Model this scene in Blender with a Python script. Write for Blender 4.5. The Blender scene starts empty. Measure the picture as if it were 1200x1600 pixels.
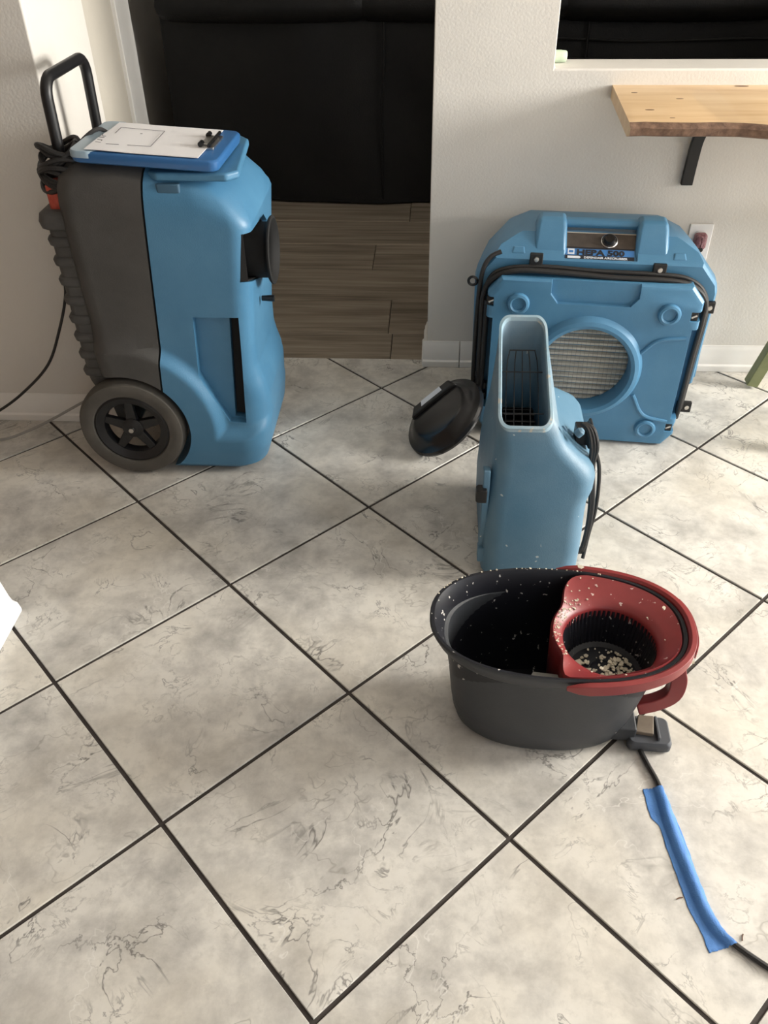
import bpy, bmesh, math, random
from mathutils import Vector, Matrix, noise
PI = math.pi
random.seed(7)
scene = bpy.context.scene
C = scene.collection

# ------------------------------------------------------------------ camera
cam_d = bpy.data.cameras.new('camera')
cam = bpy.data.objects.new('camera', cam_d); C.objects.link(cam)
cam.location = (0.15254, -1.16358, 1.43277)
cam.rotation_euler = (0.897242, 0.0104795, 0.0523841)
cam_d.sensor_fit = 'VERTICAL'; cam_d.sensor_height = 32.0
cam_d.lens = 1304.87 / 1600 * 32.0
cam_d.clip_start = 0.02
scene.camera = cam

# ------------------------------------------------------------------ world, lights, exposure
w = bpy.data.worlds.new('sky'); scene.world = w; w.use_nodes = True
w.node_tree.nodes['Background'].inputs[0].default_value = (0.75, 0.87, 1.0, 1)
w.node_tree.nodes['Background'].inputs[1].default_value = 1.0

def area(name, loc, rot, sx, sy, power, col):
    l = bpy.data.lights.new(name, 'AREA'); l.shape = 'RECTANGLE'; l.size = sx; l.size_y = sy
    l.energy = power; l.color = col
    o = bpy.data.objects.new(name, l); C.objects.link(o); o.location = loc; o.rotation_euler = rot
    return o
# daylight: invented unseen side window and patio door, window behind the camera
area('unseen_side_window_daylight', (4.16, 0.62, 1.62), (0, math.radians(90), 0), 1.15, 1.15, 225, (1.0, 0.965, 0.90))
area('unseen_patio_door_daylight', (4.16, -1.70, 1.1), (0, math.radians(90), 0), 2.0, 2.2, 42, (0.98, 0.98, 0.98))
area('rear_window_daylight', (0.9, -3.06, 1.5), (math.radians(90), 0, 0), 1.6, 1.2, 4, (0.93, 0.97, 1.0))
vs = scene.view_settings
vs.view_transform = 'Standard'; vs.look = 'None'; vs.gamma = 1.0; vs.use_curve_mapping = False
vs.exposure = 0.24

# ------------------------------------------------------------------ helpers
def V(*a): return Vector(a)

def tag(o, label=None, cat=None, group=None, kind=None):
    if label: o['label'] = label
    if cat: o['category'] = cat
    if group: o['group'] = group
    if kind: o['kind'] = kind
    return o

def thing(name, label, cat, loc=(0, 0, 0), rz=0.0, group=None):
    o = bpy.data.objects.new(name, None); C.objects.link(o)
    o.empty_display_size = 0.05
    o.location = loc; o.rotation_euler = (0, 0, rz)
    return tag(o, label, cat, group)

def obj(name, bm, mat, parent=None, bevel=0, seg=3, smooth=35, world=False):
    """link a bmesh as one mesh object; world=True: bm is in world coordinates"""
    if world and parent is not None:
        r = parent
        m = Matrix.Translation(r.location) @ Matrix.Rotation(r.rotation_euler[2], 4, 'Z')
        bm.transform(m.inverted())
    bmesh.ops.recalc_face_normals(bm, faces=bm.faces)
    me = bpy.data.meshes.new(name); bm.to_mesh(me); bm.free()
    return mobj(name, me, mat, parent, bevel, seg, smooth)

def mobj(name, me, mat, parent=None, bevel=0, seg=3, smooth=35):
    if len(me.materials): me.materials.clear()
    for m in (mat if isinstance(mat, (list, tuple)) else [mat]): me.materials.append(m)
    if smooth:
        me.shade_smooth()
        if not bevel: me.set_sharp_from_angle(angle=math.radians(smooth))
    else: me.shade_flat()
    o = bpy.data.objects.new(name, me); C.objects.link(o)
    if parent is not None: o.parent = parent
    if bevel:
        b = o.modifiers.new('bevel', 'BEVEL'); b.width = bevel; b.segments = seg
        b.limit_method = 'ANGLE'; b.angle_limit = math.radians(28); b.harden_normals = True
    return o

def box(bm, x0, x1, y0, y1, z0, z1, mat=None):
    vs = [bm.verts.new(p) for p in ((x0,y0,z0),(x1,y0,z0),(x1,y1,z0),(x0,y1,z0),(x0,y0,z1),(x1,y0,z1),(x1,y1,z1),(x0,y1,z1))]
    if mat is not None:
        for v in vs: v.co = mat @ v.co
    for f in ((0,3,2,1),(4,5,6,7),(0,1,5,4),(1,2,6,5),(2,3,7,6),(3,0,4,7)): bm.faces.new([vs[i] for i in f])
    return bm
def Box(*a, **k): return box(bmesh.new(), *a, **k)

def prism(pts, fn, a, b, bm=None):
    """polygon pts (p,q) extruded; fn(p,q,t)->xyz at t=a and t=b"""
    bm = bm or bmesh.new()
    A = [bm.verts.new(fn(p, q, a)) for p, q in pts]; B = [bm.verts.new(fn(p, q, b)) for p, q in pts]
    n = len(pts)
    bm.faces.new(A); bm.faces.new(B[::-1])
    for i in range(n): bm.faces.new((A[i], B[i], B[(i+1) % n], A[(i+1) % n]))
    return bm
XZ = lambda p, q, t: (p, t, q)
XY = lambda p, q, t: (p, q, t)
YZ = lambda p, q, t: (t, p, q)

def loft(loops, cap0=True, cap1=True, closed=True, bm=None):
    bm = bm or bmesh.new()
    R = [[bm.verts.new(p) for p in l] for l in loops]
    n = len(R[0])
    for a, b in zip(R, R[1:]):
        for i in range(n if closed else n - 1):
            bm.faces.new((a[i], a[(i+1) % n], b[(i+1) % n], b[i]))
    if closed and cap0: bm.faces.new(R[0][::-1])
    if closed and cap1: bm.faces.new(R[-1])
    return bm

def rrect(x0, x1, y0, y1, r, z=0.0, n=6):
    out = []
    for cx, cy, a0 in ((x1-r, y1-r, 0), (x0+r, y1-r, 90), (x0+r, y0+r, 180), (x1-r, y0+r, 270)):
        for k in range(n+1):
            a = math.radians(a0 + 90*k/n); out.append(V(cx+r*math.cos(a), cy+r*math.sin(a), z))
    return out

def lathe(prof, n=32, m=None, mod=None):
    """prof [(r,z)] about z"""
    bm = bmesh.new(); R = []
    for r, z in prof:
        if r < 1e-6: R.append([bm.verts.new((0, 0, z))])
        else: R.append([bm.verts.new(((r+(mod(r, z, k) if mod else 0))*math.cos(2*PI*k/n), (r+(mod(r, z, k) if mod else 0))*math.sin(2*PI*k/n), z)) for k in range(n)])
    for a, b in zip(R, R[1:]):
        for i in range(n):
            j = (i+1) % n
            if len(a) == 1 and len(b) == 1: continue
            if len(a) == 1: bm.faces.new((a[0], b[j], b[i]))
            elif len(b) == 1: bm.faces.new((a[i], a[j], b[0]))
            else: bm.faces.new((a[i], a[j], b[j], b[i]))
    if m is not None: bm.transform(m)
    return bm

def smooth_path(pts, sub=6):
    P = [Vector(p) for p in pts]
    Q = [P[0]*2-P[1]] + P + [P[-1]*2-P[-2]]
    out = []
    for i in range(1, len(Q)-2):
        p0, p1, p2, p3 = Q[i-1:i+3]
        for k in range(sub):
            t = k/sub
            out.append(0.5*((2*p1)+(p2-p0)*t+(2*p0-5*p1+4*p2-p3)*t*t+(3*p1-p0-3*p2+p3)*t**3))
    out.append(P[-1]); return out

def tube(pts, r, n=10, sub=6, bm=None, sec=None, up=None, radii=None, secscale=None):
    P = smooth_path(pts, sub) if sub > 1 else [Vector(p) for p in pts]
    loops = []; prev = None
    for i, p in enumerate(P):
        t = (P[min(i+1, len(P)-1)] - P[max(i-1, 0)]).normalized()
        if up is not None: s = t.cross(Vector(up)).normalized()
        else:
            if prev is None:
                s = t.cross(V(0, 0, 1)) if abs(t.z) < .9 else t.cross(V(0, 1, 0))
            else: s = prev - t*prev.dot(t)
            s.normalize()
        prev = s; q = s.cross(t)
        if sec:
            ks = secscale(i/(len(P)-1)) if secscale else 1
            loops.append([p + s*a*ks + q*b*ks for a, b in sec])
        else:
            rr = r if radii is None else radii(i/(len(P)-1))
            loops.append([p + (s*math.cos(2*PI*k/n) + q*math.sin(2*PI*k/n))*rr for k in range(n)])
    return loft(loops, bm=bm)

def temp(bm):
    bmesh.ops.recalc_face_normals(bm, faces=bm.faces)
    me = bpy.data.meshes.new('tmp'); bm.to_mesh(me); bm.free()
    o = bpy.data.objects.new('tmp', me); C.objects.link(o); return o

def cut(bm, cutters, op='DIFFERENCE'):
    """boolean of closed bmeshes, returns a bmesh"""
    o = temp(bm); cs = [temp(c) for c in cutters]
    for c in cs:
        m = o.modifiers.new('b', 'BOOLEAN'); m.operation = op; m.object = c; m.solver = 'EXACT'
    dg = bpy.context.evaluated_depsgraph_get(); dg.update()
    out = bmesh.new(); out.from_mesh(o.evaluated_get(dg).to_mesh())
    for x in [o]+cs:
        me = x.data; bpy.data.objects.remove(x); bpy.data.meshes.remove(me)
    return out

def bisect(bm, co, no):
    """keep the side the normal points away from; close the cut"""
    b = bm.copy()
    r = bmesh.ops.bisect_plane(b, geom=b.verts[:]+b.edges[:]+b.faces[:], plane_co=co, plane_no=no, clear_outer=True)
    e = [x for x in r['geom_cut'] if isinstance(x, bmesh.types.BMEdge)]
    if e: bmesh.ops.triangle_fill(b, use_beauty=True, edges=e)
    return b

def cyl(p0, p1, r0, r1=None, n=24):
    r1 = r0 if r1 is None else r1
    p0, p1 = Vector(p0), Vector(p1); d = p1-p0
    bm = bmesh.new()
    bmesh.ops.create_cone(bm, cap_ends=True, segments=n, radius1=r0, radius2=r1, depth=d.length,
        matrix=Matrix.Translation((p0+p1)/2) @ d.to_track_quat('Z', 'Y').to_matrix().to_4x4())
    return bm

def join(*bms):
    out = bmesh.new()
    for b in bms:
        me = bpy.data.meshes.new('t'); b.to_mesh(me); b.free(); out.from_mesh(me); bpy.data.meshes.remove(me)
    return out

def lerp(a, b, t): return a+(b-a)*t
def sstep(a, b, x):
    t = min(1, max(0, (x-a)/(b-a))); return t*t*(3-2*t)

# ------------------------------------------------------------------ materials
def mat(name, col, rough=0.5, metal=0.0, spec=0.5):
    m = bpy.data.materials.new(name); m.use_nodes = True
    b = m.node_tree.nodes['Principled BSDF']
    b.inputs['Base Color'].default_value = (*col, 1); b.inputs['Roughness'].default_value = rough
    b.inputs['Metallic'].default_value = metal; b.inputs['Specular IOR Level'].default_value = spec
    return m
def nd(m, t, **k):
    n = m.node_tree.nodes.new(t)
    for a, v in k.items():
        if hasattr(n, a): setattr(n, a, v)
        else: n.inputs[a].default_value = v
    return n
def lk(m, a, b): m.node_tree.links.new(a, b)
def bsdf(m): return m.node_tree.nodes['Principled BSDF']
def ramp(m, src, stops):
    r = nd(m, 'ShaderNodeValToRGB'); lk(m, src, r.inputs[0])
    e = r.color_ramp.elements
    while len(e) < len(stops): e.new(0.5)
    for x, (p, c) in zip(e, stops):
        x.position = p; x.color = (*c, 1) if len(c) == 3 else c
    return r
def mixc(m, fac, a, b, mode='MIX'):
    x = nd(m, 'ShaderNodeMix', data_type='RGBA', blend_type=mode)
    for s, v in ((x.inputs[0], fac), (x.inputs[6], a), (x.inputs[7], b)):
        if hasattr(v, 'links'): lk(m, v, s)
        else: s.default_value = v if isinstance(v, (int, float)) else (*v, 1)
    return x.outputs[2]
def mottled(name, c0, c1, scale=8, rough=0.5, bump=0.0, bscale=200, spec=0.5, speck=None, speck_scale=90, speck_t=0.7):
    """two-tone noise colour with fine bump; optional specks (spatter) of another colour"""
    m = mat(name, c0, rough, 0, spec)
    tc = nd(m, 'ShaderNodeTexCoord')
    n = nd(m, 'ShaderNodeTexNoise', Scale=scale, Detail=5.0, Roughness=0.6); lk(m, tc.outputs['Object'], n.inputs['Vector'])
    r = ramp(m, n.outputs[0], [(0.35, c0), (0.68, c1)])
    col = r.outputs[0]
    if speck:
        n2 = nd(m, 'ShaderNodeTexNoise', Scale=speck_scale, Detail=2.0); lk(m, tc.outputs['Object'], n2.inputs['Vector'])
        r2 = ramp(m, n2.outputs[0], [(speck_t, (0, 0, 0)), (speck_t+0.02, (1, 1, 1))])
        col = mixc(m, r2.outputs[0], col, speck)
    lk(m, col, bsdf(m).inputs['Base Color'])
    if bump:
        n3 = nd(m, 'ShaderNodeTexNoise', Scale=bscale, Detail=2.0); lk(m, tc.outputs['Object'], n3.inputs['Vector'])
        b = nd(m, 'ShaderNodeBump', Strength=bump, Distance=0.002); lk(m, n3.outputs[0], b.inputs['Height'])
        lk(m, b.outputs[0], bsdf(m).inputs['Normal'])
    return m

def tile_mat():
    m = mat('marbled_tile', (.6, .57, .52), 0.32)
    tc = nd(m, 'ShaderNodeTexCoord'); oi = nd(m, 'ShaderNodeObjectInfo')
    sc = nd(m, 'ShaderNodeVectorMath', operation='SCALE'); sc.inputs[3].default_value = 37.0
    cb = nd(m, 'ShaderNodeCombineXYZ'); lk(m, oi.outputs['Random'], cb.inputs[0])
    mu = nd(m, 'ShaderNodeMath', operation='MULTIPLY'); mu.inputs[1].default_value = 7.31
    lk(m, oi.outputs['Random'], mu.inputs[0]); lk(m, mu.outputs[0], cb.inputs[1])
    lk(m, cb.outputs[0], sc.inputs[0])
    ad = nd(m, 'ShaderNodeVectorMath', operation='ADD'); lk(m, tc.outputs['Object'], ad.inputs[0]); lk(m, sc.outputs[0], ad.inputs[1])
    P = ad.outputs[0]
    def noi(scale, detail=4.0, rough=0.55, dist=0.0):
        n = nd(m, 'ShaderNodeTexNoise', Scale=scale, Detail=detail, Roughness=rough, Distortion=dist); lk(m, P, n.inputs['Vector']); return n
    cloud = noi(7.0, 8.0, 0.66, 0.15)
    base = ramp(m, cloud.outputs[0], [(0.30, (.34, .325, .30)), (0.44, (.51, .49, .455)), (0.56, (.66, .635, .585)), (0.72, (.74, .715, .665))]).outputs[0]
    warm = noi(2.6, 3.0)
    base = mixc(m, ramp(m, warm.outputs[0], [(0.45, (0, 0, 0)), (0.75, (.55, .55, .55))]).outputs[0], base, (.68, .62, .51))
    # thin broken veins: distance to the level line of a distorted noise
    def vein(scale, dist, width, maskscale, lo, strength, colr, base):
        n = noi(scale, 5.0, 0.6, dist)
        s = nd(m, 'ShaderNodeMath', operation='SUBTRACT'); lk(m, n.outputs[0], s.inputs[0]); s.inputs[1].default_value = 0.5
        a = nd(m, 'ShaderNodeMath', operation='ABSOLUTE'); lk(m, s.outputs[0], a.inputs[0])
        line = ramp(m, a.outputs[0], [(0.0, (1, 1, 1)), (width, (0, 0, 0))]).outputs[0]
        mk = noi(maskscale, 3.0)
        msk = ramp(m, mk.outputs[0], [(lo, (0, 0, 0)), (lo+.13, (strength,)*3)]).outputs[0]
        f = nd(m, 'ShaderNodeMath', operation='MULTIPLY'); lk(m, line, f.inputs[0]); lk(m, msk, f.inputs[1])
        return mixc(m, f.outputs[0], base, colr)
    base = vein(4.2, 1.1, 0.011, 5.0, 0.50, 0.9, (.13, .12, .11), base)
    base = vein(9.0, 1.6, 0.018, 7.0, 0.53, 0.8, (.17, .16, .15), base)
    base = vein(2.3, 0.25, 0.0035, 6.0, 0.47, 0.55, (.25, .23, .20), base)
    base = vein(3.1, 0.3, 0.003, 5.0, 0.50, 0.6, (.78, .76, .72), base)
    fine = noi(38, 6.0, 0.7)
    base = mixc(m, ramp(m, fine.outputs[0], [(0.52, (0, 0, 0)), (0.72, (.5, .5, .5))]).outputs[0], base, (.42, .40, .365))
    lk(m, base, bsdf(m).inputs['Base Color'])
    rg = ramp(m, cloud.outputs[0], [(0.3, (.42,)*3), (0.7, (.28,)*3)]); lk(m, rg.outputs[0], bsdf(m).inputs['Roughness'])
    b = nd(m, 'ShaderNodeBump', Strength=0.12, Distance=0.002); lk(m, cloud.outputs[0], b.inputs['Height']); lk(m, b.outputs[0], bsdf(m).inputs['Normal'])
    return m

def wood_mat(name, dark, mid, light, stretch, rough, scale=3.0):
    m = mat(name, mid, rough)
    tc = nd(m, 'ShaderNodeTexCoord'); oi = nd(m, 'ShaderNodeObjectInfo')
    mp = nd(m, 'ShaderNodeMapping'); mp.inputs['Scale'].default_value = stretch
    cb = nd(m, 'ShaderNodeCombineXYZ'); mu = nd(m, 'ShaderNodeMath', operation='MULTIPLY'); mu.inputs[1].default_value = 23.0
    lk(m, oi.outputs['Random'], mu.inputs[0])
    for i in range(3): lk(m, mu.outputs[0], cb.inputs[i])
    lk(m, cb.outputs[0], mp.inputs['Location']); lk(m, tc.outputs['Object'], mp.inputs['Vector'])
    n = nd(m, 'ShaderNodeTexNoise', Scale=scale, Detail=6.0, Roughness=0.6, Distortion=0.4); lk(m, mp.outputs[0], n.inputs['Vector'])
    r = ramp(m, n.outputs[0], [(0.30, dark), (0.5, mid), (0.70, light)])
    lk(m, r.outputs[0], bsdf(m).inputs['Base Color'])
    b = nd(m, 'ShaderNodeBump', Strength=0.15, Distance=0.002); lk(m, n.outputs[0], b.inputs['Height']); lk(m, b.outputs[0], bsdf(m).inputs['Normal'])
    return m

M = {}
M['tile'] = tile_mat()
M['grout'] = mottled('dark_grout', (.035, .028, .024), (.06, .05, .045), 30, 0.9)
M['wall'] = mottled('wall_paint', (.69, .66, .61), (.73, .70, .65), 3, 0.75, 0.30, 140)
M['wall_shaded'] = mottled('wall_paint_shaded', (.52, .48, .41), (.55, .51, .44), 3, 0.75, 0.3, 140)  # wall paint copied darker, standing in for shade in the passage
M['trim'] = mottled('white_trim_paint', (.80, .78, .74), (.86, .84, .80), 6, 0.45)
M['white'] = mottled('white_gloss_paint', (.86, .86, .86), (.90, .90, .90), 6, 0.35)
M['low_bounce'] = mottled('low_bounce_brown', (.16, .11, .075), (.22, .15, .10), 6, 0.6)  # invented dark tone for unseen walls, cuts the bounce light
M['ceiling'] = mat('ceiling_paint', (.58, .56, .53), 0.9)
M['plank'] = wood_mat('grey_brown_plank', (.13, .105, .08), (.27, .225, .175), (.40, .345, .275), (0.8, 16, 16), 0.5, 2.0)
M['plankbase'] = mat('plank_joint', (.05, .04, .03), 0.9)
M['leather'] = mottled('black_leather', (.004, .004, .004), (.007, .0065, .006), 5, 0.5, 0.5, 160, spec=0.3)
M['blue'] = mottled('blue_rotomoulded_plastic', (.058, .188, .328), (.078, .224, .372), 5, 0.42, 0.15, 300)
M['blue_worn'] = mottled('scuffed_blue_plastic', (.070, .168, .255), (.110, .215, .305), 6, 0.5, 0.15, 300, speck=(.45, .5, .52), speck_scale=55, speck_t=0.74)
def dusty(m):       # plaster dust caked under the outlet lip
    b = bsdf(m); src = b.inputs['Base Color'].links[0].from_socket
    tc = nd(m, 'ShaderNodeTexCoord'); sp_ = nd(m, 'ShaderNodeSeparateXYZ'); lk(m, tc.outputs['Object'], sp_.inputs[0])
    mr = nd(m, 'ShaderNodeMapRange'); lk(m, sp_.outputs[2], mr.inputs[0])
    for i_, v_ in ((1, .32), (2, .42), (3, -.40), (4, .42)): mr.inputs[i_].default_value = v_
    n = nd(m, 'ShaderNodeTexNoise', Scale=16.0, Detail=6.0, Roughness=0.7); lk(m, tc.outputs['Object'], n.inputs['Vector'])
    a = nd(m, 'ShaderNodeMath', operation='MULTIPLY', use_clamp=True); lk(m, mr.outputs[0], a.inputs[0]); lk(m, n.outputs[0], a.inputs[1])
    lk(m, mixc(m, a.outputs[0], src, (.42, .43, .40)), b.inputs['Base Color'])
dusty(M['blue_worn'])
M['blue_edge'] = mottled('dusty_blue_plastic', (.22, .37, .46), (.36, .45, .50), 14, 0.6, 0.2, 200, speck=(.5, .48, .42), speck_scale=40, speck_t=0.64)
M['blue_dark'] = mat('dark_blue_plastic', (.05, .12, .19), 0.5)  # even dark blue for the finger pad and shoulder dents
M['clip_blue'] = mat('blue_clipboard_plastic', (.032, .125, .31), 0.3)
M['clip_clear'] = mat('frosted_grey_blue_plastic', (.30, .40, .48), 0.35)
M['grey'] = mottled('charcoal_grey_plastic', (.055, .053, .050), (.075, .072, .068), 7, 0.55, 0.2, 300)
M['tire'] = mottled('dusty_rubber', (.075, .068, .058), (.105, .096, .082), 10, 0.85)
M['black'] = mat('black_plastic', (.010, .010, .011), 0.4)
M['black_gloss'] = mat('glossy_black_plastic', (.009, .009, .010), 0.22)
M['black_matt'] = mat('matt_black', (.006, .006, .006), 0.8)
M['rubber'] = mat('black_cable_rubber', (.018, .017, .017), 0.5)
M['steel'] = mat('zinc_screw', (.62, .60, .57), 0.3, 1.0)
M['paper'] = mat('white_paper', (.80, .79, .80), 0.8)
M['ink'] = mat('pencil_line', (.12, .11, .12), 0.8)
M['redtag'] = mottled('red_tape', (.40, .05, .03), (.55, .10, .06), 60, 0.6)
M['filter'] = mottled('filter_paper', (.52, .50, .44), (.64, .62, .55), 20, 0.9)
M['wire'] = mat('galvanised_mesh', (.22, .21, .19), 0.5, 0.3)
M['lab_blue'] = mat('label_blue', (.05, .19, .47), 0.35)
M['lab_black'] = mat('label_black', (.015, .015, .02), 0.35)
M['lab_white'] = mat('label_white', (.70, .74, .80), 0.4)
M['ctrl'] = mottled('brown_black_control_panel', (.045, .035, .03), (.075, .06, .05), 30, 0.3)
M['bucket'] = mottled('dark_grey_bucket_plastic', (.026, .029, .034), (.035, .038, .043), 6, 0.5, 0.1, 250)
M['bucket_in'] = mottled('spattered_shaded_bucket_plastic', (.006, .0065, .010), (.011, .012, .018), 6, 0.45, 0, 0, spec=0.35, speck=(.50, .48, .45), speck_scale=85, speck_t=0.685)  # spatter on a base darkened for the shade inside the tub
M['red'] = mottled('red_bucket_plastic', (.185, .019, .021), (.235, .026, .027), 8, 0.4, speck=(.55, .42, .38), speck_scale=75, speck_t=0.70)
M['red_plain'] = mottled('red_handle_plastic', (.190, .019, .021), (.24, .027, .027), 8, 0.4)
M['chip'] = mottled('cream_paint_chip', (.55, .49, .38), (.68, .62, .50), 60, 0.8)
M['tape'] = mottled('blue_masking_tape', (.065, .20, .52), (.085, .24, .58), 25, 0.65, 0.4, 400)
M['pine'] = wood_mat('varnished_pine', (.58, .38, .20), (.68, .48, .28), (.76, .57, .36), (1.0, 9, 9), 0.4, 2.0)
M['bark'] = mottled('brown_bark', (.10, .055, .035), (.24, .14, .09), 40, 0.8, 0.8, 120)
M['knot'] = mat('dark_wood_knot', (.13, .06, .03), 0.5)
M['iron'] = mat('black_bracket_iron', (.018, .017, .017), 0.45, 0.3)
M['green'] = mottled('moss_green_paint', (.15, .17, .075), (.22, .235, .115), 12, 0.55)
M['foot'] = mat('brown_rubber_foot', (.17, .06, .035), 0.6)
M['pale_green'] = mat('pale_green_plastic', (.55, .66, .50), 0.35)
M['plug'] = mottled('mottled_red_brown_plug', (.16, .05, .06), (.45, .25, .28), 160, 0.5)
M['metal_tan'] = mottled('tan_steel_plate', (.12, .095, .07), (.19, .155, .12), 20, 0.4)
M['ledge'] = mat('grey_ledge', (.20, .195, .18), 0.6)
M['pedal'] = mat('slate_grey_plastic', (.06, .065, .075), 0.5)
M['hose'] = mat('grey_clear_hose', (.30, .29, .27), 0.4)

# ================================================================== SETTING
def struct(name, bm, m, label=None, parent=None, **k):
    o = obj(name, bm, m, parent, **k)
    if parent is None: tag(o, label, kind='structure')
    return o
T = 0.46; S2 = math.sqrt(0.5)
YT = 1.503                      # line where the tile meets the planks
floor = struct('floor', Box(-2.6, 4.2, -3.1, YT, -0.06, -0.0035), M['grout'], 'pale marbled square tiles laid diagonally with dark grout', smooth=0)
def clip_poly(P, f):            # Sutherland-Hodgman against f(p)>=0
    out = []
    for i in range(len(P)):
        a, b = P[i], P[(i+1) % len(P)]; fa, fb = f(a), f(b)
        if fa >= 0: out.append(a)
        if fa*fb < 0: t = fa/(fa-fb); out.append((lerp(a[0], b[0], t), lerp(a[1], b[1], t)))
    return out
full_tile = None
hw = (T-0.0085)/2*math.sqrt(2)
def tile_mesh(P):
    bm = bmesh.new(); n = len(P)
    cx = sum(p[0] for p in P)/n; cy = sum(p[1] for p in P)/n
    def ring(d, z):
        out = []
        for x, y in P:
            l = math.hypot(x-cx, y-cy) or 1; out.append(V(x-(x-cx)/l*d, y-(y-cy)/l*d, z))
        return out
    loft([ring(0, -0.010), ring(0, -0.0016), ring(0.0014, 0.0)], bm=bm)
    bmesh.ops.recalc_face_normals(bm, faces=bm.faces)
    me = bpy.data.meshes.new('tile'); bm.to_mesh(me); bm.free(); me.materials.append(M['tile']); return me
for i in range(-11, 12):
    for j in range(-11, 12):
        cx = (i-j)*S2*T; cy = -(i+j+1)*S2*T
        if cx < -2.5 or cx > 4.1 or cy < -3.0 or cy > YT+0.3: continue
        if cx < -1.0 and cy > 1.3: continue
        P = [(cx+hw, cy), (cx, cy+hw), (cx-hw, cy), (cx, cy-hw)]
        Q = clip_poly(P, lambda p: YT-p[1])
        Q = clip_poly(Q, lambda p: p[0]+2.6); Q = clip_poly(Q, lambda p: 4.2-p[0]); Q = clip_poly(Q, lambda p: p[1]+3.1)
        if len(Q) < 3: continue
        if len(Q) == 4 and all(abs(a[0]-b[0])+abs(a[1]-b[1]) < 1e-6 for a, b in zip(P, Q)):
            if full_tile is None: full_tile = tile_mesh([(x-cx, y-cy) for x, y in P])
            me = full_tile
        else: me = tile_mesh([(x-cx, y-cy) for x, y in Q])
        o = bpy.data.objects.new('tile', me); C.objects.link(o); o.parent = floor; o.location = (cx, cy, 0)

# plank floor of the room beyond
pf = struct('floor_plank_room', Box(-2.6, 4.2, YT, 5.6, -0.06, -0.004), M['plankbase'], 'grey brown wooden planks in the room beyond', smooth=0)
edges = [YT] + [1.705+0.298*k for k in range(14)]
plank_me = {}
for r, (y0, y1) in enumerate(zip(edges, edges[1:])):
    starts = {0: 0.02, 1: 0.003, 2: -0.62, 3: -0.095, 4: 0.35, 5: 0.05}.get(r, random.uniform(-.5, .5))
    k0 = starts-1.22*3
    for k in range(8):
        a, b = max(k0+1.22*k, -2.6), min(k0+1.22*(k+1), 4.2)
        if b-a < 0.1: continue
        L, Wd = round(b-a, 3), round(y1-y0, 3)
        if (L, Wd) not in plank_me:
            me = bpy.data.meshes.new('plank'); t = Box(-L/2+.0015, L/2-.0015, -Wd/2+.0015, Wd/2-.0015, -.01, 0)
            bmesh.ops.bevel(t, geom=[e for e in t.edges if e.verts[0].co.z > -.001 and e.verts[1].co.z > -.001], offset=.002, segments=1, affect='EDGES')
            t.to_mesh(me); t.free(); me.materials.append(M['plank']); plank_me[(L, Wd)] = me
        o = bpy.data.objects.new('plank', plank_me[(L, Wd)]); C.objects.link(o); o.parent = pf; o.location = ((a+b)/2, (y0+y1)/2, 0)

YW = 1.465                      # front face of the back wall
HC = 2.55
wb = cut(Box(.150, 4.2, YW, YW+.135, 0, HC), [Box(.488, 2.4, YW-.2, YW+.4, .939, 2.05)])
struct('wall_back', wb, M['wall'], 'cream painted wall with pass-through opening above the shelf', bevel=.006, seg=2)
wl = Box(-2.6, -.822, 1.07, 1.466, 0, HC)
struct('wall_left', wl, M['wall'], 'cream wall behind the dehumidifier', bevel=.006, seg=2)
struct('wall_passage', Box(-2.6, -.835, 1.466, 1.735, 0, HC), M['wall_shaded'], 'side of the passage beside the black sofa, coloured darker for shade')
struct('trim_1', Box(-2.6, -.822, 1.735, 1.867, 0, HC), M['trim'], 'pale corner strip at the end of the passage', bevel=.003, seg=2)
struct('wall_living_side', Box(-2.6, -1.30, 1.867, 5.6, 0, HC), M['wall'], 'dim wall at the left of the black sofa')
struct('wall_living_far', Box(-2.6, 4.2, 5.6, 5.72, 0, HC), M['wall'], 'far wall of the room beyond')
struct('wall_living_right', Box(4.2, 4.3, 1.465, 5.72, 0, HC), M['wall'], 'right wall of the room beyond')
struct('ceiling', Box(-2.7, 4.3, -3.2, 5.72, HC, HC+.1), M['ceiling'], 'plain ceiling')
struct('wall_kitchen_left', Box(-2.7, -2.6, -3.2, 1.466, 0, HC), M['low_bounce'], 'unseen left wall of the tiled room, darkened to cut bounce light')
# right wall with invented window and patio door openings; rear wall with a window
wr = cut(Box(4.2, 4.3, -3.2, 1.465, 0, HC), [Box(4.1, 4.4, .02, 1.22, 1.02, 2.22), Box(4.1, 4.4, -2.82, -.58, .02, 2.12)])
struct('wall_right', wr, M['wall'], 'unseen right wall with invented window and patio door')
wk = cut(Box(-2.7, 4.3, -3.2, -3.1, 0, HC), [Box(.08, 1.72, -3.3, -3.0, .88, 2.12)])
struct('wall_rear', wk, M['low_bounce'], 'unseen rear wall with a window, darkened to cut bounce light')
def window_frame(name, label, fn, w_, h_, mull):
    bm = bmesh.new()
    for a, b, c, d in [(0, .05, 0, h_), (w_-.05, w_, 0, h_), (.05, w_-.05, 0, .05), (.05, w_-.05, h_-.05, h_)] + [(m-.02, m+.02, .05, h_-.05) for m in mull]:
        prism([(a, c), (b, c), (b, d), (a, d)], fn, 0.02, .08, bm)
    struct(name, bm, M['white'], label)
window_frame('unseen_window_1', 'white frame of the invented, unseen side window', lambda p, q, t: (4.2+t, .02+p, 1.02+q), 1.20, 1.20, [.60])
window_frame('unseen_door_1', 'white frame of the invented, unseen sliding patio door', lambda p, q, t: (4.2+t, -2.82+p, .02+q), 2.24, 2.10, [1.12])
window_frame('window_2', 'white frame of the rear window', lambda p, q, t: (.08+p, -3.1-t, .88+q), 1.64, 1.24, [.82])

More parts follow.
